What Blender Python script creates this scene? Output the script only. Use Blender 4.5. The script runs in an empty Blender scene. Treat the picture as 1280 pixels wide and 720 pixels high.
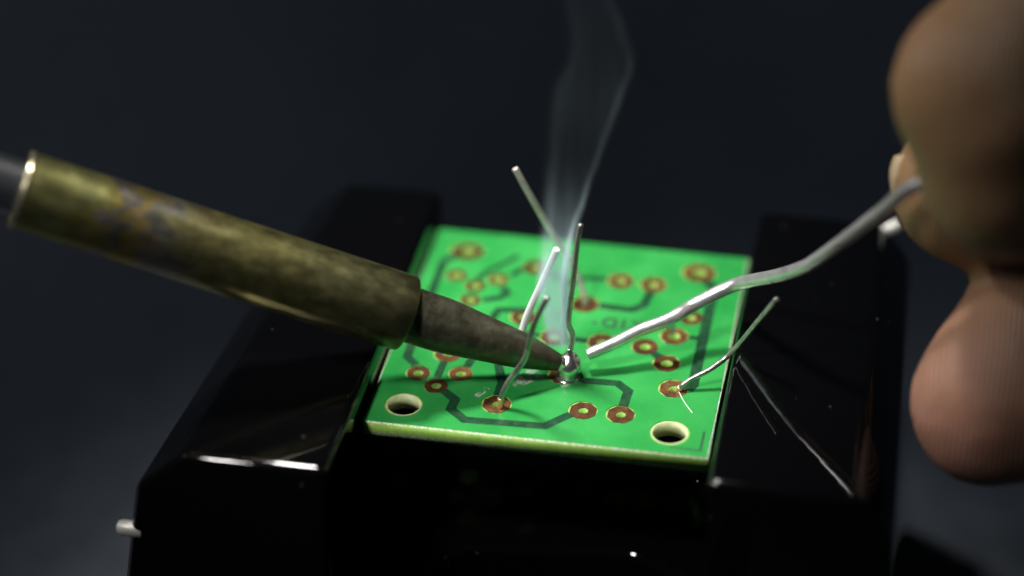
import bpy, bmesh, math, random
from mathutils import Vector, Matrix
random.seed(7)
U = 0.001            # all builder coordinates are millimetres; the scene is in metres
ZT = 32.0            # the board's top face lies 32 mm above the table top (table top = 0)
S = bpy.context.scene
COL = S.collection
def W(p): return Vector((p[0]*U, p[1]*U, (p[2]+ZT)*U))

# ------------------------------------------------------------------ camera
cam_data = bpy.data.cameras.new('camera')
cam = bpy.data.objects.new('camera', cam_data); COL.objects.link(cam); S.camera = cam
cam_data.sensor_width = 36.0
cam_data.lens = 3100.0/1280.0*36.0
cam_data.clip_start = 0.005; cam_data.clip_end = 20.0
right = Vector((0.98164263, 0.19030732, -0.01268365))
up = Vector((-0.09821889, 0.56139709, 0.82169724))
back = Vector((0.16349556, -0.80536726, 0.56978309))
M = Matrix((right, up, back)).transposed().to_4x4()
M.translation = W((29.47891728, -167.02712252, 122.50894315))
cam.matrix_world = M
cam_data.dof.use_dof = True
cam_data.dof.focus_distance = 0.2015
cam_data.dof.aperture_fstop = 8.0

# ------------------------------------------------------------------ world, lamps, exposure
world = bpy.data.worlds.new('World'); S.world = world; world.use_nodes = True
bg = world.node_tree.nodes['Background']
bg.inputs['Color'].default_value = (0.62, 0.80, 1.0, 1); bg.inputs['Strength'].default_value = 0.013

def spot(name, loc, target, watts, radius, size, blend, color):
    l = bpy.data.lights.new(name, 'SPOT'); l.energy = watts; l.shadow_soft_size = radius*U
    l.spot_size = math.radians(size); l.spot_blend = blend; l.color = color
    o = bpy.data.objects.new(name, l); COL.objects.link(o)
    o.location = W(loc); d = W(target) - W(loc)
    o.rotation_euler = d.to_track_quat('-Z', 'Y').to_euler()
    return o
spot('work_lamp', (-48, 45, 208), (-7, 1, 4), 3.5, 16, 25, 1.0, (1.0, 0.98, 0.93))
spot('front_lamp', (-92, -118, 205), (-3, -9, 3), 2.1, 16, 18.5, 1.0, (1.0, 0.97, 0.92))
rl = bpy.data.lights.new('fill_light', 'AREA'); rl.shape = 'DISK'; rl.size = 0.35; rl.energy = 3.6; rl.color = (0.96, 0.97, 1.0)  # unseen fill, added to brighten the table and fingers
ro = bpy.data.objects.new('fill_light', rl); COL.objects.link(ro); ro.location = (-0.85, 0.02, 0.72)
ro.rotation_euler = (-ro.location).to_track_quat('-Z', 'Y').to_euler()

S.view_settings.view_transform = 'Standard'; S.view_settings.look = 'None'
S.view_settings.exposure = 0.0; S.view_settings.gamma = 1.0
S.render.engine = 'CYCLES'
S.cycles.use_denoising = True
S.cycles.max_bounces = 10; S.cycles.transparent_max_bounces = 16; S.cycles.volume_bounces = 3
S.cycles.caustics_reflective = False; S.cycles.caustics_refractive = False
S.cycles.sample_clamp_indirect = 4.0

# ------------------------------------------------------------------ materials
class NT:
    def __init__(s, name):
        s.m = bpy.data.materials.new(name); s.m.use_nodes = True
        s.t = s.m.node_tree; s.n = s.t.nodes; s.b = s.n['Principled BSDF']; s.out = s.n['Material Output']
        tc = s.n.new('ShaderNodeTexCoord'); mp = s.n.new('ShaderNodeMapping')
        mp.inputs['Scale'].default_value = (1/U,)*3
        s.l(tc.outputs['Object'], mp.inputs['Vector']); s.mm = mp.outputs['Vector']
    def l(s, a, b): s.t.links.new(a, b)
    def set(s, **k):
        for a, v in k.items(): s.b.inputs[a.replace('_', ' ')].default_value = v
        return s
    def noise(s, scale, detail=4, rough=0.55, vec=None, dist=0.0):
        n = s.n.new('ShaderNodeTexNoise'); n.inputs['Scale'].default_value = scale
        n.inputs['Detail'].default_value = detail; n.inputs['Roughness'].default_value = rough
        n.inputs['Distortion'].default_value = dist
        s.l(vec or s.mm, n.inputs['Vector']); return n.outputs['Fac']
    def scaled(s, v):
        m = s.n.new('ShaderNodeMapping'); m.inputs['Scale'].default_value = v; s.l(s.mm, m.inputs['Vector']); return m.outputs['Vector']
    def ramp(s, fac, stops):
        r = s.n.new('ShaderNodeValToRGB'); e = r.color_ramp.elements
        while len(e) < len(stops): e.new(0.5)
        for i, (p, c) in enumerate(stops):
            e[i].position = p; e[i].color = (*c, 1) if len(c) == 3 else c
        s.l(fac, r.inputs['Fac']); return r.outputs['Color']
    def g(s, fac, lo, hi, a=0.3, b=0.7): return s.ramp(fac, [(a, (lo,)*3), (b, (hi,)*3)])
    def mix(s, fac, a, b):
        m = s.n.new('ShaderNodeMix'); m.data_type = 'RGBA'
        for v, i in ((fac, 0), (a, 6), (b, 7)):
            if hasattr(v, 'links'): s.l(v, m.inputs[i])
            else: m.inputs[i].default_value = v if i == 0 else (*v, 1)
        return m.outputs[2]
    def math(s, op, a, b=0.0, c=None, clamp=False):
        m = s.n.new('ShaderNodeMath'); m.operation = op; m.use_clamp = clamp
        for i, v in enumerate((a, b, c)):
            if v is None: continue
            if hasattr(v, 'links'): s.l(v, m.inputs[i])
            else: m.inputs[i].default_value = v
        return m.outputs[0]
    def bump(s, h, dist, strength=1.0):
        b = s.n.new('ShaderNodeBump'); b.inputs['Distance'].default_value = dist*U; b.inputs['Strength'].default_value = strength
        s.l(h, b.inputs['Height']); s.l(b.outputs['Normal'], s.b.inputs['Normal'])
    def col(s, c): s.l(c, s.b.inputs['Base Color'])
    def rough(s, c): s.l(c, s.b.inputs['Roughness'])
    def sep(s):
        x = s.n.new('ShaderNodeSeparateXYZ'); s.l(s.mm, x.inputs[0]); return x.outputs

MAT = {}
# table: dark blue-grey, satin, with faint smears
k = NT('table_dark'); a = k.noise(0.011, 6, 0.62, k.scaled((1, .5, 1))); b_ = k.noise(0.25, 4, 0.6)
k.col(k.ramp(a, [(0.3, (0.018, 0.023, 0.032)), (0.7, (0.042, 0.052, 0.068))])); k.rough(k.g(b_, 0.38, 0.55)); k.bump(b_, 0.05, 0.3)
MAT['table'] = k.m
# black glossy plastic with dust specks and rubbed patches
k = NT('black_plastic'); k.set(Base_Color=(0.0015, 0.0015, 0.0018, 1), IOR=1.5)
sp = k.n.new('ShaderNodeTexVoronoi'); sp.inputs['Scale'].default_value = 0.42; k.l(k.mm, sp.inputs['Vector'])
n1 = k.noise(0.9, 3); n2 = k.noise(0.14, 5, 0.65)
thr = k.math('MULTIPLY', k.math('POWER', n2, 3.0), 0.17)
speck = k.math('LESS_THAN', sp.outputs['Distance'], k.math('MULTIPLY', thr, 1.0))
k.col(k.mix(speck, (0.0015, 0.0015, 0.0018), (0.16, 0.16, 0.155)))
k.rough(k.ramp(n2, [(0.35, (0.03,)*3), (0.6, (0.06,)*3), (0.8, (0.12,)*3)]))
k.bump(k.noise(0.5, 2), 0.02, 0.5)
MAT['plastic'] = k.m
# glass-fibre board, pale yellow green; chipped white fibre at the two cut rims
k = NT('fibreglass'); z = k.sep()[2]
n1 = k.noise(1.4, 5, 0.7, k.scaled((1, 1, 0.4))); n2 = k.noise(5.0, 3, 0.6, k.scaled((1, 1, 1.5)))
rim = k.math('MAXIMUM', k.math('SUBTRACT', 1.0, k.math('MULTIPLY', k.math('ABSOLUTE', k.math('SUBTRACT', z, 1.42)), 4.2), None, True),
             k.math('SUBTRACT', 1.0, k.math('MULTIPLY', k.math('ABSOLUTE', k.math('SUBTRACT', z, 0.12)), 2.2), None, True))
chip = k.math('MULTIPLY', rim, k.g(n2, 0.0, 1.4, 0.42, 0.62), None, True)
xy = k.sep(); edge = k.math('GREATER_THAN', k.math('MAXIMUM', k.math('SUBTRACT', k.math('ABSOLUTE', xy[0]), 13.9), k.math('SUBTRACT', k.math('ABSOLUTE', xy[1]), 14.15)), 0.0)
chip = k.math('MULTIPLY', chip, edge)
basec = k.mix(k.g(n1, 0, 1), (0.22, 0.45, 0.065), (0.36, 0.58, 0.12))
k.col(k.mix(chip, basec, (0.85, 0.90, 0.82))); k.set(Roughness=0.6)
k.b.inputs['Subsurface Weight'].default_value = 0.5; k.b.inputs['Subsurface Radius'].default_value = (0.8*U, 1.4*U, 0.4*U); k.b.inputs['Subsurface Scale'].default_value = 1.0
k.bump(n2, 0.06, 0.7); MAT['fr4'] = k.m
# solder mask: glossy green lacquer, lets a little light into the board
k = NT('green_lacquer'); n1 = k.noise(0.22, 4, 0.5); n2 = k.noise(2.2, 4, 0.6); n3 = k.noise(9.0, 2)
k.col(k.mix(k.g(n1, 0, 1), (0.022, 0.27, 0.058), (0.05, 0.39, 0.095)))
k.rough(k.g(n2, 0.14, 0.30)); k.set(IOR=1.5); k.bump(k.math('ADD', n2, k.math('MULTIPLY', n3, 0.3)), 0.012, 0.6)
tr = k.n.new('ShaderNodeBsdfTransparent'); tr.inputs['Color'].default_value = (0.15, 0.75, 0.2, 1)
mx = k.n.new('ShaderNodeMixShader'); mx.inputs['Fac'].default_value = 0.28
k.l(k.b.outputs[0], mx.inputs[1]); k.l(tr.outputs[0], mx.inputs[2]); k.l(mx.outputs[0], k.out.inputs['Surface'])
MAT['mask'] = k.m
k = NT('lacquer_over_copper'); n1 = k.noise(1.6, 4)
k.col(k.mix(k.g(n1, 0, 1), (0.007, 0.045, 0.018), (0.014, 0.065, 0.027))); k.rough(k.g(n1, 0.2, 0.34)); k.bump(n1, 0.012, 0.6)
MAT['trace'] = k.m
k = NT('board_ink'); k.set(Base_Color=(0.008, 0.05, 0.02, 1), Roughness=0.5); MAT['ink'] = k.m
k = NT('tarnished_copper'); oi = k.n.new('ShaderNodeObjectInfo'); n1 = k.math('ADD', k.noise(1.1, 5, 0.7), k.math('MULTIPLY_ADD', oi.outputs['Random'], .26, -.13)); n2 = k.noise(6, 3)
k.col(k.ramp(n1, [(0.3, (0.06, 0.022, 0.009)), (0.55, (0.125, 0.05, 0.018)), (0.75, (0.26, 0.12, 0.045))]))
k.set(Metallic=0.55); k.rough(k.g(n2, 0.26, 0.5)); k.bump(n2, 0.03, 0.5); MAT['copper'] = k.m
k = NT('tinned_wire'); n1 = k.noise(1.3, 4, 0.6, k.scaled((1, 1, 0.5))); n2 = k.noise(7, 3)
k.col(k.ramp(n1, [(0.3, (0.30, 0.29, 0.27)), (0.55, (0.52, 0.51, 0.48)), (0.75, (0.66, 0.65, 0.62))]))
k.set(Metallic=0.85); k.rough(k.g(n1, 0.24, 0.40)); k.bump(n2, 0.02, 0.5); MAT['tin'] = k.m
k = NT('pale_tinned_wire'); n1 = k.noise(1.3, 4); k.col(k.ramp(n1, [(0.3, (0.5, 0.47, 0.40)), (0.7, (0.72, 0.69, 0.62))])); k.set(Metallic=0.4, Roughness=0.4); MAT['tin_pale'] = k.m
k = NT('overlit_tinned_wire'); n1 = k.noise(2.3, 4); k.col(k.g(n1, 0.9, 0.97)); k.set(Metallic=0.0, Roughness=0.45); MAT['tin_overlit'] = k.m  # near-white base colour paints in the lamp's overexposed glare on one lead
k = NT('copper_wire_end'); k.set(Base_Color=(0.85, 0.55, 0.25, 1), Metallic=0.6, Roughness=0.35); MAT['copper_end'] = k.m
k = NT('solder_alloy'); n1 = k.noise(0.8, 5, 0.6); n2 = k.noise(5, 4)
k.col(k.g(n1, 0.68, 0.86)); k.set(Metallic=0.8); k.rough(k.g(n1, 0.26, 0.36)); k.bump(n2, 0.015, 0.6); MAT['solder'] = k.m
k = NT('molten_solder'); n1 = k.noise(1.4, 2); k.set(Base_Color=(0.88, 0.88, 0.88, 1), Metallic=0.95, Roughness=0.2); k.bump(n1, 0.08, 0.5); MAT['molten'] = k.m
# soldering iron sleeve: heat-tinted steel (local z runs along the iron from the point)
k = NT('heat_tinted_sleeve'); z = k.sep()[2]
n1 = k.noise(0.3, 3, 0.55, k.scaled((1, 1, 0.7)), 0.4); n2 = k.noise(1.1, 4, 0.6, k.scaled((1, 1, .6))); n3 = k.noise(5, 3, 0.6)
nz = k.math('ADD', k.math('MULTIPLY', z, 1/48.0), k.math('MULTIPLY', k.math('SUBTRACT', n1, 0.5), 0.34))
tint = k.ramp(nz, [(0.26, (0.250, 0.230, 0.125)), (0.40, (0.421, 0.399, 0.179)), (0.58, (0.499, 0.459, 0.174)), (0.68, (0.530, 0.459, 0.203)),
                   (0.725, (0.421, 0.414, 0.359)), (0.75, (0.593, 0.444, 0.239)), (0.78, (0.717, 0.552, 0.133)), (0.805, (0.374, 0.352, 0.394)), (0.825, (0.686, 0.566, 0.156)), (0.88, (0.717, 0.705, 0.288)), (0.97, (0.686, 0.627, 0.227))])
soot = k.g(n2, 0.72, 1.05, 0.30, 0.66)
m_ = k.n.new('ShaderNodeMix'); m_.data_type = 'RGBA'; m_.blend_type = 'MULTIPLY'; m_.inputs[0].default_value = 0.75
k.l(tint, m_.inputs[6]); k.l(soot, m_.inputs[7]); k.col(m_.outputs[2])
k.set(Metallic=1.0); k.rough(k.g(n2, 0.30, 0.39)); k.bump(k.math('ADD', n2, k.math('MULTIPLY', n3, 0.5)), 0.02, 0.4); MAT['sleeve'] = k.m
k = NT('oxidised_tip'); n1 = k.noise(0.7, 5, 0.65); n2 = k.noise(3.5, 5, 0.7)
k.col(k.ramp(n1, [(0.3, (0.045, 0.044, 0.024)), (0.5, (0.10, 0.096, 0.062)), (0.72, (0.18, 0.172, 0.12))]))
k.set(Metallic=0.75); k.rough(k.g(n2, 0.33, 0.5)); k.bump(n2, 0.05, 0.5); MAT['tip'] = k.m
k = NT('polished_steel'); k.set(Base_Color=(0.8, 0.8, 0.83, 1), Metallic=1.0, Roughness=0.28); MAT['steel'] = k.m
k = NT('sleeve_rim_metal'); k.set(Base_Color=(0.75, 0.68, 0.45, 1), Metallic=0.9, Roughness=0.3); MAT['rim'] = k.m
k = NT('handle_plastic'); k.set(Base_Color=(0.03, 0.05, 0.16, 1), Roughness=0.4); MAT['handle'] = k.m
k = NT('pin_metal'); k.set(Base_Color=(0.82, 0.80, 0.74, 1), Metallic=0.3, Roughness=0.4); MAT['pin'] = k.m
# skin with print ridges
k = NT('skin'); n1 = k.noise(0.10, 4); n2 = k.noise(0.6, 5, 0.6)
wv = k.n.new('ShaderNodeTexWave'); wv.wave_type = 'BANDS'; wv.bands_direction = 'X'; wv.inputs['Scale'].default_value = 0.8
wv.inputs['Distortion'].default_value = 3.0; wv.inputs['Detail'].default_value = 1.5; wv.inputs['Detail Scale'].default_value = 0.25; k.l(k.mm, wv.inputs['Vector'])
n4 = k.noise(0.28, 5, .7); zz = k.math('MULTIPLY_ADD', k.math('ADD', k.sep()[2], k.math('MULTIPLY', n1, 6.0)), .09, -.45, True)
tone = k.mix(zz, (0.50, 0.255, 0.18), (0.40, 0.245, 0.115))
k.col(k.mix(k.g(n4, 0, .55), tone, (0.34, 0.15, 0.085)))
k.b.inputs['Subsurface Weight'].default_value = 0.3; k.b.inputs['Subsurface Radius'].default_value = (2.2*U, 0.8*U, 0.4*U); k.b.inputs['Subsurface Scale'].default_value = 1.0
k.set(Roughness=0.5); k.bump(k.math('ADD', k.math('MULTIPLY', wv.outputs['Fac'], 0.6), n2), 0.13, 1.0); MAT['skin'] = k.m
k = NT('nail'); k.set(Base_Color=(0.56, 0.42, 0.26, 1), Roughness=0.35); k.b.inputs['Subsurface Weight'].default_value = 0.3; k.b.inputs['Subsurface Radius'].default_value = (1.5*U, 0.8*U, 0.5*U); k.b.inputs['Subsurface Scale'].default_value = 1.0; MAT['nail'] = k.m

# ------------------------------------------------------------------ builders
def link(name, me, mat, parent=None, origin=None):
    o = bpy.data.objects.new(name, me); COL.objects.link(o)
    if mat: me.materials.append(MAT[mat])
    if parent: o.parent = parent
    elif origin is not None: o.location = W(origin)
    return o
def tag(o, label, cat, group=None, kind=None):
    if label: o['label'] = label
    if cat: o['category'] = cat
    if group: o['group'] = group
    if kind: o['kind'] = kind
    return o
def empty(name, origin):
    o = bpy.data.objects.new(name, None); COL.objects.link(o); o.location = W(origin); o.empty_display_size = 0.005; return o
def mesh(name, verts, faces, origin, smooth=True):
    me = bpy.data.meshes.new(name); O = Vector(origin)
    me.from_pydata([tuple((Vector(v)-O)*U) for v in verts], [], faces)
    bm = bmesh.new(); bm.from_mesh(me); bmesh.ops.recalc_face_normals(bm, faces=bm.faces); bm.to_mesh(me); bm.free()
    for p in me.polygons: p.use_smooth = smooth
    me.update(); return me
def catmull(pts, n=6):
    P = [Vector(p) for p in pts]; P = [P[0]*2-P[1]] + P + [P[-1]*2-P[-2]]; out = []
    for i in range(1, len(P)-2):
        p0, p1, p2, p3 = P[i-1:i+3]
        for j in range(n):
            t = j/n
            out.append(0.5*((2*p1)+(p2-p0)*t+(2*p0-5*p1+4*p2-p3)*t*t+(3*p1-p0-3*p2+p3)*t**3))
    out.append(P[-2]); return out
def tube(pts, rad, seg=14, n=6, cap=0.35, flat=1.0):
    C = catmull(pts, n) if n > 1 else [Vector(p) for p in pts]
    N = len(C); R = rad if callable(rad) else (lambda t: rad)
    T = [(C[min(i+1, N-1)]-C[max(i-1, 0)]).normalized() for i in range(N)]
    rings = []; nrm = T[0].orthogonal().normalized()
    # rounded ends
    def ring(c, t, r):
        nonlocal nrm
        nrm = (nrm - t*nrm.dot(t)).normalized(); b = t.cross(nrm)
        rings.append([c + nrm*r*math.cos(2*math.pi*j/seg) + b*r*flat*math.sin(2*math.pi*j/seg) for j in range(seg)])
    r0 = R(0); r1 = R(1)
    if cap:
        for a in (0.15, 0.55, 0.85): ring(C[0]-T[0]*r0*cap*(1-a), T[0], r0*math.sqrt(1-(1-a)**2))
    for i in range(N): ring(C[i], T[i], R(i/(N-1)))
    if cap:
        for a in (0.85, 0.55, 0.15): ring(C[-1]+T[-1]*r1*cap*(1-a), T[-1], r1*math.sqrt(1-(1-a)**2))
    V = [v for r in rings for v in r]; F = []
    for i in range(len(rings)-1):
        for j in range(seg):
            F.append((i*seg+j, i*seg+(j+1) % seg, (i+1)*seg+(j+1) % seg, (i+1)*seg+j))
    F.append(tuple(range(seg))[::-1]); F.append(tuple((len(rings)-1)*seg+j for j in range(seg)))
    return V, F
def lathe(profile, seg=48):
    """profile of (r, z) about local z, closed at both ends where r == 0"""
    V = []; F = []; idx = []
    for r, z in profile:
        if r < 1e-6: idx.append([len(V)]); V.append((0, 0, z))
        else:
            idx.append(list(range(len(V), len(V)+seg)))
            V += [(r*math.cos(2*math.pi*j/seg), r*math.sin(2*math.pi*j/seg), z) for j in range(seg)]
    for a, b in zip(idx, idx[1:]):
        for j in range(seg):
            q = [a[j % len(a)], a[(j+1) % len(a)], b[(j+1) % len(b)], b[j % len(b)]]
            f = []
            for i in q:
                if i not in f: f.append(i)
            if len(f) > 2: F.append(tuple(f))
    return V, F
def sharp_by_angle(me, deg):
    bm = bmesh.new(); bm.from_mesh(me)
    for e in bm.edges:
        e.smooth = not (len(e.link_faces) == 2 and e.calc_face_angle(0) > math.radians(deg))
    bm.to_mesh(me); bm.free(); return me
def bevel(me, width, segs=4, deg=25, pick=None):
    bm = bmesh.new(); bm.from_mesh(me)
    es = [e for e in bm.edges if len(e.link_faces) == 2 and e.calc_face_angle(0) > math.radians(deg) and (pick is None or pick(e))]
    bmesh.ops.bevel(bm, geom=es, offset=width*U, segments=segs, profile=0.5, affect='EDGES', clamp_overlap=True)
    for f in bm.faces: f.smooth = True
    bm.to_mesh(me); bm.free(); return sharp_by_angle(me, 35)
def hexa(b, t):
    """solid from a bottom and a top polygon of equal length"""
    n = len(b); F = [tuple(range(n))[::-1], tuple(range(n, 2*n))]
    F += [(i, (i+1) % n, n+(i+1) % n, n+i) for i in range(n)]
    return list(b)+list(t), F
def box(x0, x1, y0, y1, z0, z1): 
    return hexa([(x0, y0, z0), (x1, y0, z0), (x1, y1, z0), (x0, y1, z0)], [(x0, y0, z1), (x1, y0, z1), (x1, y1, z1), (x0, y1, z1)])
def sheet(name, loops, z0, z1, origin, bev=0.0):
    """extruded flat plate with holes: first loop outline, others holes (mm)"""
    cu = bpy.data.curves.new('plate_outline', 'CURVE'); cu.dimensions = '2D'; cu.fill_mode = 'BOTH'
    for lp in loops:
        s = cu.splines.new('POLY'); s.points.add(len(lp)-1); s.use_cyclic_u = True
        for p, q in zip(s.points, lp): p.co = (q[0], q[1], 0, 1)
    cu.extrude = (z1-z0)/2 - bev; cu.bevel_depth = bev; cu.bevel_resolution = 1
    if bev: cu.offset = -bev
    o = bpy.data.objects.new('plate_outline', cu); COL.objects.link(o)
    dg = bpy.context.evaluated_depsgraph_get(); me = bpy.data.meshes.new_from_object(o.evaluated_get(dg))
    bpy.data.objects.remove(o); bpy.data.curves.remove(cu)
    me.name = name; O = Vector(origin)
    for v in me.vertices: v.co = (v.co + Vector((0, 0, (z0+z1)/2)) - O)*U
    bm = bmesh.new(); bm.from_mesh(me); bmesh.ops.remove_doubles(bm, verts=bm.verts, dist=1e-7)
    bmesh.ops.recalc_face_normals(bm, faces=bm.faces)
    bm.to_mesh(me); bm.free()
    me.materials.clear()
    return me
def circle(x, y, r, n=24, ph=0.0, sx=1.0, jit=0.0):
    return [(x+r*sx*math.cos(2*math.pi*i/n+ph)*(1+random.uniform(-jit, jit)), y+r*math.sin(2*math.pi*i/n+ph)*(1+random.uniform(-jit, jit))) for i in range(n)]

# ------------------------------------------------------------------ table
v, f = box(-900, 900, -600, 1500, -ZT-25, -ZT)
o = link('table', mesh('table', v, f, (0, 0, -ZT), False), 'table', None, (0, 0, -ZT)); tag(o, 'dark blue grey table top under the black clamp', 'table', kind='structure')

# ------------------------------------------------------------------ board clamp
H0 = (0, 0, -ZT)
holder = empty('circuit_board_clamp', H0)
tag(holder, 'glossy black plastic clamp gripping the green circuit board between two jaws', 'clamp')
def jaw(inner_f, inner_b, top_f, top_b, out_f, out_b, y_f, y_b, zt, zc, slope, flare):
    """cross section at the front and the back; top edge, chamfer to the outer side, foot on the table"""
    fr = [(inner_f, -ZT), (inner_f, zt), (top_f, zt), (out_f, zc), (out_f+math.copysign(flare, out_f), -ZT)]
    bk = [(inner_b, -ZT), (inner_b, zt), (top_b, zt), (out_b, zc), (out_b+math.copysign(flare, out_b), -ZT)]
    me = mesh('jaw', *hexa([(x, y_f-(0 if z > zc else slope*(zc-z)/ZT), z) for x, z in fr], [(x, y_b, z) for x, z in bk]), H0)
    return bevel(me, 0.75, 5, 12, lambda e: min(vv.co.z for vv in e.verts) > -U+ZT*U*0.0 and max(vv.co.z for vv in e.verts) > 10*U)
link('jaw', jaw(-14.45, -14.12, -25.9, -22.6, -30.2, -26.7, -24.2, 17.0, 2.4, -1.3, 1.0, 5.4), 'plastic', holder)
link('jaw', jaw(14.62, 14.42, 26.3, 25.3, 28.9, 28.0, -20.4, 18.6, 2.4, -1.3, 1.0, 2.0), 'plastic', holder)
link('base', bevel(mesh('base', *box(-15.2, 15.0, -46.4, 20.6, -ZT, -20), H0), 0.8, 3), 'plastic', holder)
nt = [(-15.2, 21), (-15.2, -46), (-8.2, -46), (-8.2, -16.0)]
for i in range(1, 8): q = math.radians(180-90*i/8); nt.append((-4.0+4.2*math.cos(q), -16.0+4.2*math.sin(q)))
nt += [(-4.0, -11.8), (6.6, -10.6)]
for i in range(1, 8): q = math.radians(90-90*i/8); nt.append((6.6+4.4*math.cos(q), -15.0+4.4*math.sin(q)))
nt += [(11.0, -15.0), (11.0, -46), (15.0, -46), (15.0, 21)]
link('base_plate', bevel(mesh('base_plate', *hexa([(x, y, -20.05) for x, y in nt], [(x, y, -14) for x, y in nt]), H0), 0.8, 5, 30, lambda e: min(q.co.z for q in e.verts) > 15*U), 'plastic', holder)
for x0, x1 in ((-16, -12.9), (12.9, 16)):
    link('ledge', bevel(mesh('ledge', *box(x0, x1, -12.6, 13.4, -4.2, -1.49), H0), 0.3, 2), 'plastic', holder)
def pin(c, axis, r, length, tilt=0.0):
    A = Vector(axis).normalized(); Cc = Vector(c)
    V, F = lathe([(0, 0), (r*0.9, 0), (r, 0.12), (r, length-0.45), (r*0.86, length-0.12), (r*0.5, length), (0, length)], 24)
    q = Vector((0, 0, 1)).rotation_difference(A)
    return sharp_by_angle(mesh('pin', [q @ Vector(p) + Cc for p in V], F, H0), 40)
link('pin', pin((-30.0, -23.8, -6.0), (-1, 0, 0), 0.68, 2.15), 'pin', holder)
link('pin', pin((24.6, 18.0, 1.2), (1, 0.1, 0.55), 0.62, 2.6), 'pin', holder)

# ------------------------------------------------------------------ circuit board
B0 = (0, 0, -1.5)
board = empty('circuit_board', B0)
tag(board, 'small square green circuit board with bare copper pads held in the black clamp', 'circuit board')
X, Y = 14.0, 14.25
outline = [(-X, -Y), (X, -Y), (X, Y), (-X, Y)]
# pad: x, y, radius, hole radius, stretch
PADS = [(-3.74, -10.31, 1.2, .40, 1), (0.85, -5.5, 1.2, .40, 1), (3.31, -9.93, 1.15, .40, 1), (6.38, -9.92, 1.15, .40, 1), (10.1, -5.75, 1.2, .42, 1),
        (9.05, -2.4, 1.15, .5, 1), (6.95, -.4, 1.1, .45, 1), (9.15, 1.53, 1.2, .5, 1), (10.2, 4.4, 1.0, .4, 1), (9.99, 11.24, 1.4, .6, 1.05), (3.44, 8.84, 1.15, .42, 1),
        (6.32, 8.75, 1.15, .42, 1), (0.98, 4.85, 1.2, .35, 1), (3.26, -.4, 1.2, .42, 1), (-.78, -.33, 1.2, .42, 1), (-10.61, 11.08, 1.3, .6, 1.15),
        (-10.8, 7.23, .88, .42, 1), (-8.89, 5.94, .88, .42, 1), (-7.1, 7.25, .88, .42, 1), (-8.86, 3.74, .88, .42, 1), (-4.21, 9.64, 1.1, .42, 1),
        (-3.85, 2.08, 1.15, .42, 1), (-9.11, -4.23, 1.15, .42, 1), (-10.96, -7.28, .97, .42, 1), (-7.48, -6.78, .97, .42, 1), (-9.15, -8.74, .97, .42, 1)]
MOUNT = [(-11.18, -11.62, 1.42), (10.57, -11.52, 1.45)]
subs = [outline] + [circle(x, y, r, 32) for x, y, r in MOUNT] + [circle(x, y, h, 14) for x, y, _, h, _ in PADS]
sub = link('substrate', sheet('substrate', subs, -1.5, -.07, B0), 'fr4', board)
mo = [(-X+.10, -Y+.06), (X-.10, -Y+.06), (X-.10, Y-.10), (-X+.10, Y-.10)]
mask = [mo] + [circle(x+random.uniform(-.03, .03), y-.06, r+.16, 32, 0, 1, .012) for x, y, r in MOUNT] + [circle(x-.04, y+.02, r+.07, 24, 0, sx, .008) for x, y, r, h, sx in PADS]
link('solder_mask', sheet('solder_mask', mask, -.072, 0.0, B0), 'mask', board)
for x, y, r, h, sx in PADS:
    n = 8 if r > 1.1 else 16  # worn octagons
    link('pad', sheet('pad', [circle(x, y, r, n, math.pi/8, sx), circle(x, y, h*1.02, 14)], -.075, -.012, B0), 'copper', board)
k = NT('bare_hole_wall'); n1 = k.noise(1.5, 4); k.col(k.mix(k.g(n1, 0, 1), (.42, .52, .24), (.66, .70, .42))); k.set(Roughness=.6); MAT['wall'] = k.m
for x, y, r in MOUNT:
    link('hole_wall', sheet('hole_wall', [circle(x, y, r+.02, 32), circle(x, y, r-.05, 32)], -1.48, -.06, B0), 'wall', board)
def ribbon(pts, w, z0, z1):
    P = [Vector((p[0], p[1])) for p in pts]; Lf = []; Rt = []
    for i, p in enumerate(P):
        d0 = (p-P[i-1]).normalized() if i else (P[1]-p).normalized()
        d1 = (P[i+1]-p).normalized() if i < len(P)-1 else d0
        d = (d0+d1).normalized(); nn = Vector((-d.y, d.x)); ww = w/2/max(.5, nn.dot(Vector((-d0.y, d0.x))))
        Lf.append(p+nn*ww); Rt.append(p-nn*ww)
    V = []; F = []; ch = .045
    for a, b in zip(Lf, Rt):
        c = (a-b).normalized()*ch
        V += [(b.x, b.y, z0), (b.x+c.x, b.y+c.y, z1), (a.x-c.x, a.y-c.y, z1), (a.x, a.y, z0)]
    for i in range(len(P)-1):
        for j in range(4):
            F.append((4*i+j, 4*i+(j+1) % 4, 4*i+4+(j+1) % 4, 4*i+4+j))
    F.append((0, 1, 2, 3)); m = 4*(len(P)-1); F.append((m+3, m+2, m+1, m))
    return V, F
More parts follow.
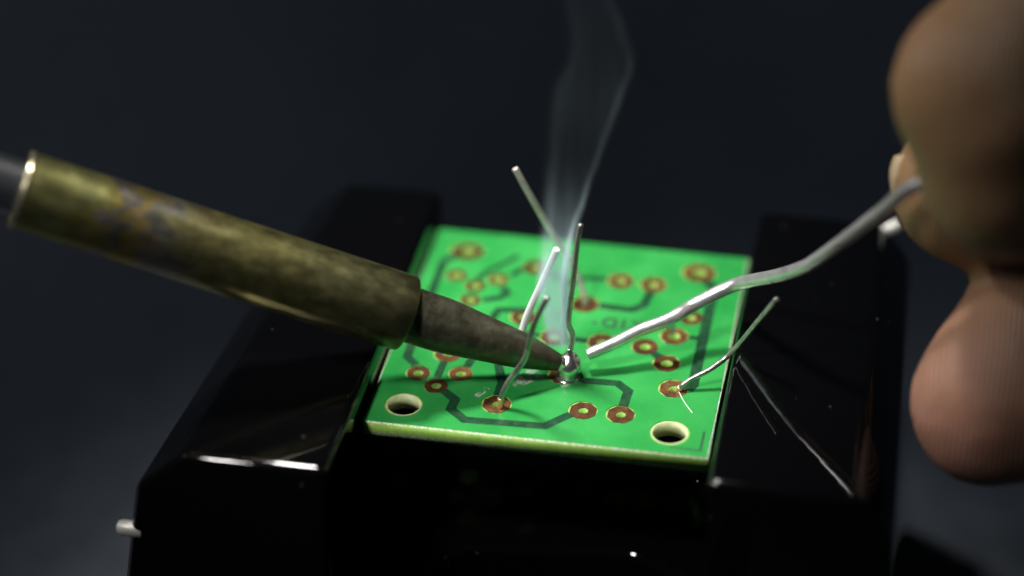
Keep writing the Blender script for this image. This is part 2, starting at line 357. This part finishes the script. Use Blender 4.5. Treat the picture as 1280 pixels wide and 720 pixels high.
TR = [([(-8.4, -9.3), (-7.2, -10.3), (-7.3, -11.6), (-5.9, -12.8), (.6, -12.5), (2.4, -10.6)], .85),
      ([(2.0, -5.7), (2.75, -5.95), (5.5, -5.85), (6.5, -6.75), (6.4, -8.75)], .85),
      ([(6.25, 7.6), (5.95, 5.6), (5.1, 4.75), (4.6, 4.7), (2.2, 4.85)], .85),
      ([(2.2, 8.9), (.3, 8.75), (-.9, 7.6), (-3.05, 9.2)], .7),
      ([(10.7, 10.05), (11.55, 9.2), (11.6, -5.0), (11.25, -5.75)], .95),
      ([(10.35, 1.55), (11.2, 1.55)], .65), ([(11.2, 4.45), (11.25, 4.45)], .6),
      ([(7.75, -1.2), (8.3, -1.6)], .8),
      ([(-5.3, 9.3), (-6.1, 8.0)], .7), ([(-6.5, 6.2), (-5.9, 5.3), (-6.5, 4.5), (-7.8, 3.95)], .75),
      ([(-6.1, 11.2), (-6.7, 10.2), (-8.2, 8.4), (-8.9, 7.0)], .6),
      ([(-3.6, 3.2), (-6.2, 2.7), (-6.5, 1.2), (-6.4, -1.5), (-7.2, -5.75)], .75),
      ([(-11.6, 10.2), (-12.4, 9.2), (-12.4, -5.2), (-11.4, -6.2)], .8),
      ([(2.05, -.42), (.45, -.35)], .75), ([(-2.0, -.3), (-4.0, -.2), (-5.0, -1.0)], .6),
      ([(-9.2, -5.4), (-9.3, -7.6)], .7), ([(-4.9, -4.2), (-3.9, -7.4), (-3.9, -9.1)], .8)]
for pts, w in TR:
    if (Vector(pts[0])-Vector(pts[-1])).length < .3: continue
    link('trace', mesh('trace', *ribbon(pts, w, -.03, .022), B0, False), 'trace', board)
link('corner_mark', mesh('corner_mark', *ribbon([(10.8, -13.45), (13.3, -13.45), (13.3, -11.0)], .22, -.01, .012), B0, False), 'ink', board)
# mirrored print on the board: the copper-side lettering seen from behind
tc = bpy.data.curves.new('lettering', 'FONT'); tc.body = 'P  KID-'; tc.size = 1.9; tc.extrude = .010; tc.offset = .035; tc.space_character = 1.25
to = bpy.data.objects.new('lettering', tc); COL.objects.link(to)
dg = bpy.context.evaluated_depsgraph_get(); tm = bpy.data.meshes.new_from_object(to.evaluated_get(dg)); bpy.data.objects.remove(to)
wd = max(v.co.x for v in tm.vertices)
for vv in tm.vertices: vv.co = (Vector((1.95+(wd-vv.co.x), 1.85+vv.co.y, .008+vv.co.z)) - Vector(B0))*U
tm.flip_normals(); tm.materials.clear(); link('lettering', tm, 'ink', board)

# ------------------------------------------------------------------ component leads
def lead(pts, r, label, mat='tin'):
    o = link('component_lead', mesh('component_lead', *tube(pts, r, 12, 6), pts[0]), mat, None, pts[0])
    return tag(o, label, 'wire lead', 'component leads sticking up through the board')
LA = [(-3.36, -10.6, -1.0), (-3.35, -10.55, 0.6), (-3.05, -10.4, 1.7), (-2.6, -10.22, 2.6), (-1.48, -10.14, 4.6), (-1.03, -10.36, 6.4), (-0.46, -10.56, 8.8), (0.51, -10.52, 11.2)]
LB = [(1.35, -5.11, -0.6), (1.43, -5.2, 2.2), (1.57, -4.86, 3.6), (1.25, -4.94, 4.9), (1.35, -4.76, 6.7), (1.59, -4.63, 9.4), (1.88, -4.45, 12.8), (2.11, -4.33, 14.2)]
LC = [(-3.8, -3.57, -0.3), (-3.33, -3.78, 1.4), (-2.91, -3.79, 2.6), (-2.36, -3.77, 4.6), (-0.96, -3.95, 8.4), (0.14, -4.19, 11.5)]
LD = [(1.1, 4.9, -0.8), (1.03, 4.74, 0.5), (0.39, 5.19, 2.2), (-0.42, 5.45, 4.0), (-1.69, 5.24, 6.2), (-3.88, 4.64, 11.0), (-4.93, 4.59, 13.2)]
LE = [(10.5, -5.76, -0.8), (10.71, -5.95, 0.3), (11.36, -5.57, 0.9), (13.08, -4.83, 1.8), (14.57, -3.99, 3.0), (16.46, -4.79, 6.6), (18.06, -5.63, 9.8)]
a = lead(LA, .25, 'bent grey wire lead rising in front of the soldering iron tip')
lead(LB, .235, 'wavy upright grey wire lead standing in the molten solder bead')
lead(LC, .30, 'straight wire lead with lamp glare painted white, leaning behind the iron tip', 'tin_overlit')
b = lead(LD, .27, 'long bent pale wire lead behind the smoke, coppery at its foot', 'tin_pale')
c = lead(LE, .22, 'thin wire lead bent sideways from the board out over the glossy clamp jaw')
def foot(parent, p0, p1, r, mat, name='lead_foot'):
    link(name, mesh(name, *tube([p0, (Vector(p0)+Vector(p1))/2, p1], r, 12, 3), parent.location/U - Vector((0, 0, ZT))), mat, parent)
foot(a, (-3.36, -10.6, -.3), (-3.34, -10.55, .8), .285, 'copper_end')
foot(b, (1.1, 4.9, -.3), (.80, 4.88, 1.15), .29, 'copper_end')
foot(c, (10.5, -5.76, -.3), (10.68, -5.94, .32), .27, 'copper_end')

# ------------------------------------------------------------------ solder bead on the pad
J0 = (1.3, -5.6, -.02)
V, F = lathe([(0, -.02), (1.0, -.02), (.96, .04), (.88, .12), (.88, .35), (.97, .65), (1.02, .95), (.99, 1.25), (.88, 1.55), (.68, 1.82), (.46, 2.02), (.33, 2.2), (.26, 2.45), (.2, 2.6), (0, 2.62)], 40)
V = [Vector((p[0]*1.05+J0[0]+.09*min(1, p[2]/2.2), p[1]*1.05+J0[1]+.38*min(1, p[2]/2.2), p[2]+J0[2])) for p in V]
o = link('solder_bead', mesh('solder_bead', V, F, J0), 'molten', None, J0); tag(o, 'shiny molten solder bead at the point of the iron on its pad', 'solder')
ss = o.modifiers.new('smooth', 'SUBSURF'); ss.levels = 1; ss.render_levels = 2

# ------------------------------------------------------------------ soldering iron
TIP = Vector((1.27, -5.65, 1.15))
AX = Vector((-0.88455, -0.22066, 0.41094)).normalized()
iron = empty('soldering_iron', TIP); iron.rotation_mode = 'QUATERNION'; iron.rotation_quaternion = Vector((0, 0, 1)).rotation_difference(AX)
tag(iron, 'soldering iron with a tarnished brassy sleeve and dark pointed tip touching the board', 'soldering iron')
def turned(name, prof, mat, parent=iron, seg=64, sharp=30):
    V, F = lathe(prof, seg); me = mesh(name, V, F, (0, 0, 0)); return link(name, sharp_by_angle(me, sharp), mat, parent)
turned('tip', [(0, -.35), (.3, -.3), (.48, -.05), (.62, .5), (.88, 1.4), (1.50, 4.1), (1.86, 7.4), (2.12, 9.6), (2.2, 10.4), (2.26, 11.2), (2.3, 15.5), (0, 15.5)], 'tip')
turned('tinned_point', [(0, -.37), (.31, -.32), (.495, -.05), (.635, .5), (.70, .78), (.60, .80), (0, .8)], 'molten')
sl = turned('sleeve', [(2.34, 14.9), (2.42, 14.35), (2.9, 14.2), (3.05, 14.3), (3.13, 14.55), (3.15, 16.0), (3.12, 30), (3.06, 46.2), (2.92, 46.35), (2.9, 45.6), (2.9, 20), (2.34, 20), (2.34, 14.9)], 'sleeve')
turned('sleeve_rim', [(3.05, 46.05), (3.11, 46.1), (3.16, 46.3), (3.1, 46.5), (2.9, 46.55), (2.84, 46.3), (2.88, 46.05), (3.05, 46.05)], 'rim', sl)
turned('shaft', [(0, 15.6), (2.2, 15.6), (2.2, 70), (0, 70)], 'steel')
turned('collar', [(0, 68), (5.2, 68), (5.6, 68.6), (5.6, 74), (0, 74)], 'steel')
turned('handle', [(0, 73), (7, 73), (8.5, 75), (9.4, 82), (8.6, 90), (9.2, 110), (10.5, 140), (11, 175), (9, 195), (4, 200), (0, 200)], 'handle')

# ------------------------------------------------------------------ flux smears and a loose thread
k = NT('dried_flux'); n1 = k.noise(2.4, 4, .6, k.scaled((1, .5, 1))); k.set(Base_Color=(.62, .7, .6, 1), Roughness=.35); k.l(k.g(n1, 0.0, .5, .42, .66), k.b.inputs['Alpha']); MAT['flux'] = k.m
for pts, w in (([(-3.2, -7.5), (-2.6, -6.5), (-2.2, -5.9), (-1.4, -4.6)], 1.0), ([(-2.4, -7.3), (-1.7, -6.6), (-.7, -5.9)], .7), ([(-5.6, -9.6), (-5.2, -9.0), (-4.9, -8.3)], .5), ([(1.0, -7.1), (1.35, -6.9), (1.7, -6.8)], .4)):
    link('flux_smear', mesh('flux_smear', *ribbon(pts, w, .004, .03), B0, False), 'flux', board)
k = NT('pale_thread'); k.set(Base_Color=(.8, .85, .75, 1), Roughness=.5); MAT['thread'] = k.m
TH = [(10.6, -6.2, .05), (10.85, -6.8, .09), (11.3, -7.65, .06), (12.05, -8.8, .045)]
o = link('thread', mesh('thread', *tube(TH, .035, 6, 4), TH[0]), 'thread', None, TH[0]); tag(o, 'hair thin pale thread lying on the green board beside a copper pad', 'thread')

# ------------------------------------------------------------------ solder wire
WIRE = [(2.78, -4.47, 1.6), (4.95, -3.5, 2.4), (6.77, -2.45, 3.1), (8.65, -1.7, 3.7), (9.72, -0.9, 4.0), (10.76, 0.27, 4.2), (12.86, 1.29, 5.2), (14.27, 1.43, 6.0), (15.52, 0.5, 7.1), (17.92, -1.66, 9.4), (19.88, -3.14, 11.4), (20.57, -3.53, 12.2), (22.62, -4.35, 14.8), (25.52, -5.37, 18.6), (28.34, -6.47, 22.2), (33, -8.2, 23.5), (44, -12, 21), (60, -12, 25)]
o = link('solder_wire', mesh('solder_wire', *tube(WIRE, lambda t: .50+.07*min(1, t*3), 20, 7, .25), WIRE[0]), 'solder', None, WIRE[0])
tag(o, 'thick bent silver solder wire held out from the fingers to the iron tip', 'solder wire')

# ------------------------------------------------------------------ hand
CAMP = Vector((29.47891728, -167.02712252, 122.50894315))
def at(u, v, d):      # a point in the view at depth d (mm), used once to lay out the finger joints
    return CAMP + right*((u-640)/3100*d) - up*((v-360)/3100*d) - back*d
IT = at(1238, 112, 181); TT = at(1236, 503, 193); MT = at(1238, 226, 194)
def E(o, r, u, t): return o + right*r + up*u + back*t
bmh = bmesh.new()
def blob(c, rx, ru, rt, roll=0.0):
    m = Matrix((right, up, back)).transposed()
    if roll: m = m @ Matrix.Rotation(math.radians(roll), 3, 'Z')
    m = Matrix.Translation(c) @ m.to_4x4() @ Matrix.Diagonal((rx, ru, rt, 1))
    bmesh.ops.create_icosphere(bmh, subdivisions=3, radius=1.0, matrix=m)
def limb(pts, n=14):
    for (p, ra), (q, rb) in zip(pts, pts[1:]):
        for i in range(n):
            t = i/n; c = p.lerp(q, t); r = ra+(rb-ra)*t
            bmesh.ops.create_icosphere(bmh, subdivisions=2, radius=r, matrix=Matrix.Translation(c))
# forefinger: tip pointing down, joints going up and to the right
IL = at(1262, 196, 182)
blob(IT, 7.35, 7.6, 7.0); blob(IL, 7.0, 7.9, 6.6); blob(E(IT, .9, -2.2, 0), 7.2, 7.4, 7.0); blob(E(IT, 2.7, 3.6, 0), 6.6, 7.0, 6.8)
# middle fingertip just behind it
blob(MT, 7.9, 6.9, 7.0, 20); blob(E(MT, 1.6, 3.0, 0), 7.6, 7.4, 7.0); blob(E(MT, 3.0, -1.7, -.6), 5.4, 5.5, 5.4)
limb([(E(MT, 2.5, 2, 0), 6.8), (E(MT, 14, 16, -3), 7.8), (E(MT, 32, 32, -8), 8.8)])
DIP = E(IT, 10, 17, -1); PIP = E(IT, 24, 36, -4); MCP = E(IT, 66, 30, -16)
limb([(E(IT, 4, 5, 0), 7.0), (DIP, 8.2), (PIP, 9.0), (MCP, 11.5)])
# thumb: tip pointing left
blob(TT, 6.2, 6.75, 6.6); blob(E(TT, 1.0, 2.4, 0), 5.9, 6.0, 6.4); blob(E(TT, 2.2, 5.0, -.2), 5.3, 5.4, 5.8); blob(E(TT, 5.0, 6.4, .2), 4.4, 4.4, 4.8)
TIP_IP = E(TT, 24, 0, -2); TMC = E(TT, 54, 2, -8); TWR = E(TT, 88, 6, -16)
limb([(E(TT, 2.6, .3, 0), 6.7), (TIP_IP, 8.8), (TMC, 11.5), (TWR, 15)])
# three curled fingers behind, palm and wrist (outside the frame)
for i, (dr, du, dt, s) in ((0, (6, -6, -14, .0)), (1, (16, 4, -31, .95)), (2, (24, -2, -44, .82))):
    if i == 0: limb([(E(MT, 32, 32, -8), 8.8), (E(IT, 68, 25, -31), 11)]); continue
    k0 = E(IT, 66+2*i, 30-5*i, -16-15*i); k1 = E(IT, 32+dr, 30+du-4*i, -6+dt); k2 = E(IT, 16+dr, 14+du, 2+dt); k3 = E(IT, 24+dr, -2+du, 3+dt)
    limb([(k0, 11*s), (k1, 9*s), (k2, 8*s), (k3, 7.2*s)])
WR = E(IT, 128, -2, -40)
limb([(MCP, 12), (E(IT, 100, 14, -28), 17), (WR, 19)]); limb([(E(IT, 72, 14, -58), 12), (E(IT, 100, 5, -48), 17), (WR, 19)])
limb([(TMC, 12), (E(IT, 96, -4, -26), 17), (WR, 19)]); limb([(E(IT, 69, 24, -34), 12), (E(IT, 98, 10, -38), 18), (WR, 19)])
limb([(WR, 20), (E(WR, 70, -10, -12), 25), (E(WR, 150, -20, -24), 29)])
me = bpy.data.meshes.new('hand'); bmh.to_mesh(me); bmh.free()
tmp = bpy.data.objects.new('hand', me); COL.objects.link(tmp)
rm = tmp.modifiers.new('remesh', 'REMESH'); rm.mode = 'VOXEL'; rm.voxel_size = 0.75; rm.use_smooth_shade = True
sm = tmp.modifiers.new('smooth', 'SMOOTH'); sm.factor = 0.5; sm.iterations = 12
dg = bpy.context.evaluated_depsgraph_get(); hm = bpy.data.meshes.new_from_object(tmp.evaluated_get(dg)); bpy.data.objects.remove(tmp)
HO = TT.copy()
for vv in hm.vertices: vv.co = (vv.co-HO)*U
for p in hm.polygons: p.use_smooth = True
hand = link('hand', hm, 'skin', None, HO); tag(hand, 'thumb and forefinger of a hand pinching the silver solder wire', 'hand')
# nail of the middle finger along its left side
V = []; F = []; nu, nv = 9, 13
for layer, dr in ((0, .06), (1, -.5)):
    for i in range(nu):
        for j in range(nv):
            a = math.radians(-60+68*i/(nu-1)); b = -4.2+6.2*j/(nv-1)
            rr_ = math.sqrt(max(.05, 1-((b-1.2)/9.5)**2)); dd = dr - .4*max(0, 1-min(i, nu-1-i)/2.5)**2 - .4*max(0, 1-min(j, nv-1-j)/3.5)**2
            V.append(E(MT, -(7.85*rr_+dd)*math.cos(a), b, (7.0*rr_+dd)*math.sin(a)))
for i in range(nu-1):
    for j in range(nv-1):
        q = (i*nv+j, i*nv+j+1, (i+1)*nv+j+1, (i+1)*nv+j); F.append(q); F.append(tuple(x+nu*nv for x in q[::-1]))
rim_ = [i*nv for i in range(nu)] + [(nu-1)*nv+j for j in range(1, nv)] + [i*nv+nv-1 for i in range(nu-2, -1, -1)] + [j for j in range(nv-2, 0, -1)]
for a, b in zip(rim_, rim_[1:]+rim_[:1]): F.append((a, b, b+nu*nv, a+nu*nv))
link('fingernail', mesh('fingernail', V, F, HO), 'nail', hand)

# ------------------------------------------------------------------ smoke: rising sheet of fume, its density drawn by two edges
SL = [(.53, .72), (-.14, 2.67), (-.52, 5.05), (-.77, 8.98), (-.55, 12.88), (-.34, 17.44), (.06, 22.63), (.51, 26.47), (1.68, 30.42), (1.13, 34.06), (.77, 37.24), (.6, 44)]
SR = [(1.33, .82), (.8, 2.79), (.73, 5.2), (.8, 9.17), (1.32, 13.09), (2.09, 16.06), (3.22, 20.05), (4.2, 23.42), (5.33, 27.08), (5.74, 29.01), (5.22, 31.58), (3.91, 34.85), (2.69, 37.4), (1.9, 44)]
def interp(T, z):
    if z <= T[0][1]: return T[0][0]
    for (x0, z0), (x1, z1) in zip(T, T[1:]):
        if z <= z1: return x0+(x1-x0)*(z-z0)/(z1-z0)
    return T[-1][0]
Z0, Z1 = 2.2, 44.0; YS = -4.2; NZ = 44; SEG = 20
V = []; F = []
for i in range(NZ+1):
    z = Z0+(Z1-Z0)*i/NZ; a = interp(SL, z)-1.0; b = interp(SR, z)+.8; h = 1.2+.9*min(1, z/25)
    for j in range(SEG):
        t = 2*math.pi*j/SEG; V.append(((a+b)/2+(b-a)/2*math.cos(t), YS+h*math.sin(t), z))
for i in range(NZ):
    for j in range(SEG): F.append((i*SEG+j, i*SEG+(j+1) % SEG, (i+1)*SEG+(j+1) % SEG, (i+1)*SEG+j))
F.append(tuple(range(SEG))[::-1]); F.append(tuple(NZ*SEG+j for j in range(SEG)))
SO = (0.6, YS, Z0)
k = NT('smoke'); k.n.remove(k.b); xyz = k.sep(); x, y, z = xyz[0], xyz[1], xyz[2]
def fcurve(T, lo, hi):
    fc = k.n.new('ShaderNodeFloatCurve'); c = fc.mapping.curves[0]; fc.mapping.use_clip = False
    pts = [((zz-Z0)/(Z1-Z0), (xx-lo)/(hi-lo)) for xx, zz in [(interp(T, Z0), Z0)]+[p for p in T if p[1] > Z0]]
    while len(c.points) < len(pts): c.points.new(.5, .5)
    for p, q in zip(c.points, pts): p.location = q
    fc.mapping.update()
    k.l(k.math('MULTIPLY', z, 1/(Z1-Z0)), fc.inputs['Value'])
    return k.math('MULTIPLY_ADD', fc.outputs[0], hi-lo, lo)
xl = k.math('SUBTRACT', fcurve(SL, -2, 8), SO[0]); xr = k.math('SUBTRACT', fcurve(SR, -2, 8), SO[0])
wob = k.math('MULTIPLY', k.math('SUBTRACT', k.noise(.35, 2), .5), .5)
xw = k.math('ADD', x, wob)
def gauss(d, s): return k.math('EXPONENT', k.math('MULTIPLY', k.math('POWER', k.math('ABSOLUTE', k.math('MULTIPLY', d, 1/s)), 2.0), -1.0))
edgeR = gauss(k.math('SUBTRACT', xw, xr), .24); edgeL = gauss(k.math('SUBTRACT', xw, xl), .5)
inside = k.math('MULTIPLY', k.math('MULTIPLY_ADD', k.math('SUBTRACT', xw, xl), 1.0, .5, True), k.math('MULTIPLY_ADD', k.math('SUBTRACT', xr, xw), 1.1, .5, True))
fade = k.n.new('ShaderNodeFloatCurve'); fp = fade.mapping.curves[0]
for i, (a, b) in enumerate(((0, .75), (.12, 1.0), (.22, .30), (.34, .045), (.60, .0115), (.82, .005), (1, .0008))):
    if i > 1 or i == 1: 
        if len(fp.points) <= i: fp.points.new(a, b)
    fp.points[i].location = (a, b)
fade.mapping.update(); k.l(k.math('MULTIPLY', z, 1/(Z1-Z0)), fade.inputs['Value'])
streak = k.g(k.noise(1.1, 3, .5, k.scaled((1, .5, .08))), .45, 1.25)
den = k.math('ADD', k.math('MULTIPLY', edgeR, .8), k.math('ADD', k.math('MULTIPLY', edgeL, .22), k.math('MULTIPLY', inside, .24)))
den = k.math('MULTIPLY', k.math('MULTIPLY', den, fade.outputs[0]), k.math('MULTIPLY', gauss(y, .75), streak))
vol = k.n.new('ShaderNodeVolumePrincipled'); vol.inputs['Color'].default_value = (.74, .94, 1.0, 1); vol.inputs['Anisotropy'].default_value = -0.25
SMOKE_D = 2800.0
k.l(k.math('MULTIPLY', den, SMOKE_D), vol.inputs['Density']); k.l(vol.outputs[0], k.out.inputs['Volume'])
k.m.cycles.volume_step_rate = 0.12; MAT['smoke'] = k.m
o = link('smoke', mesh('smoke', V, F, SO), 'smoke', None, SO); tag(o, 'thin curling wisp of pale smoke rising from the iron tip', 'smoke', kind='stuff')
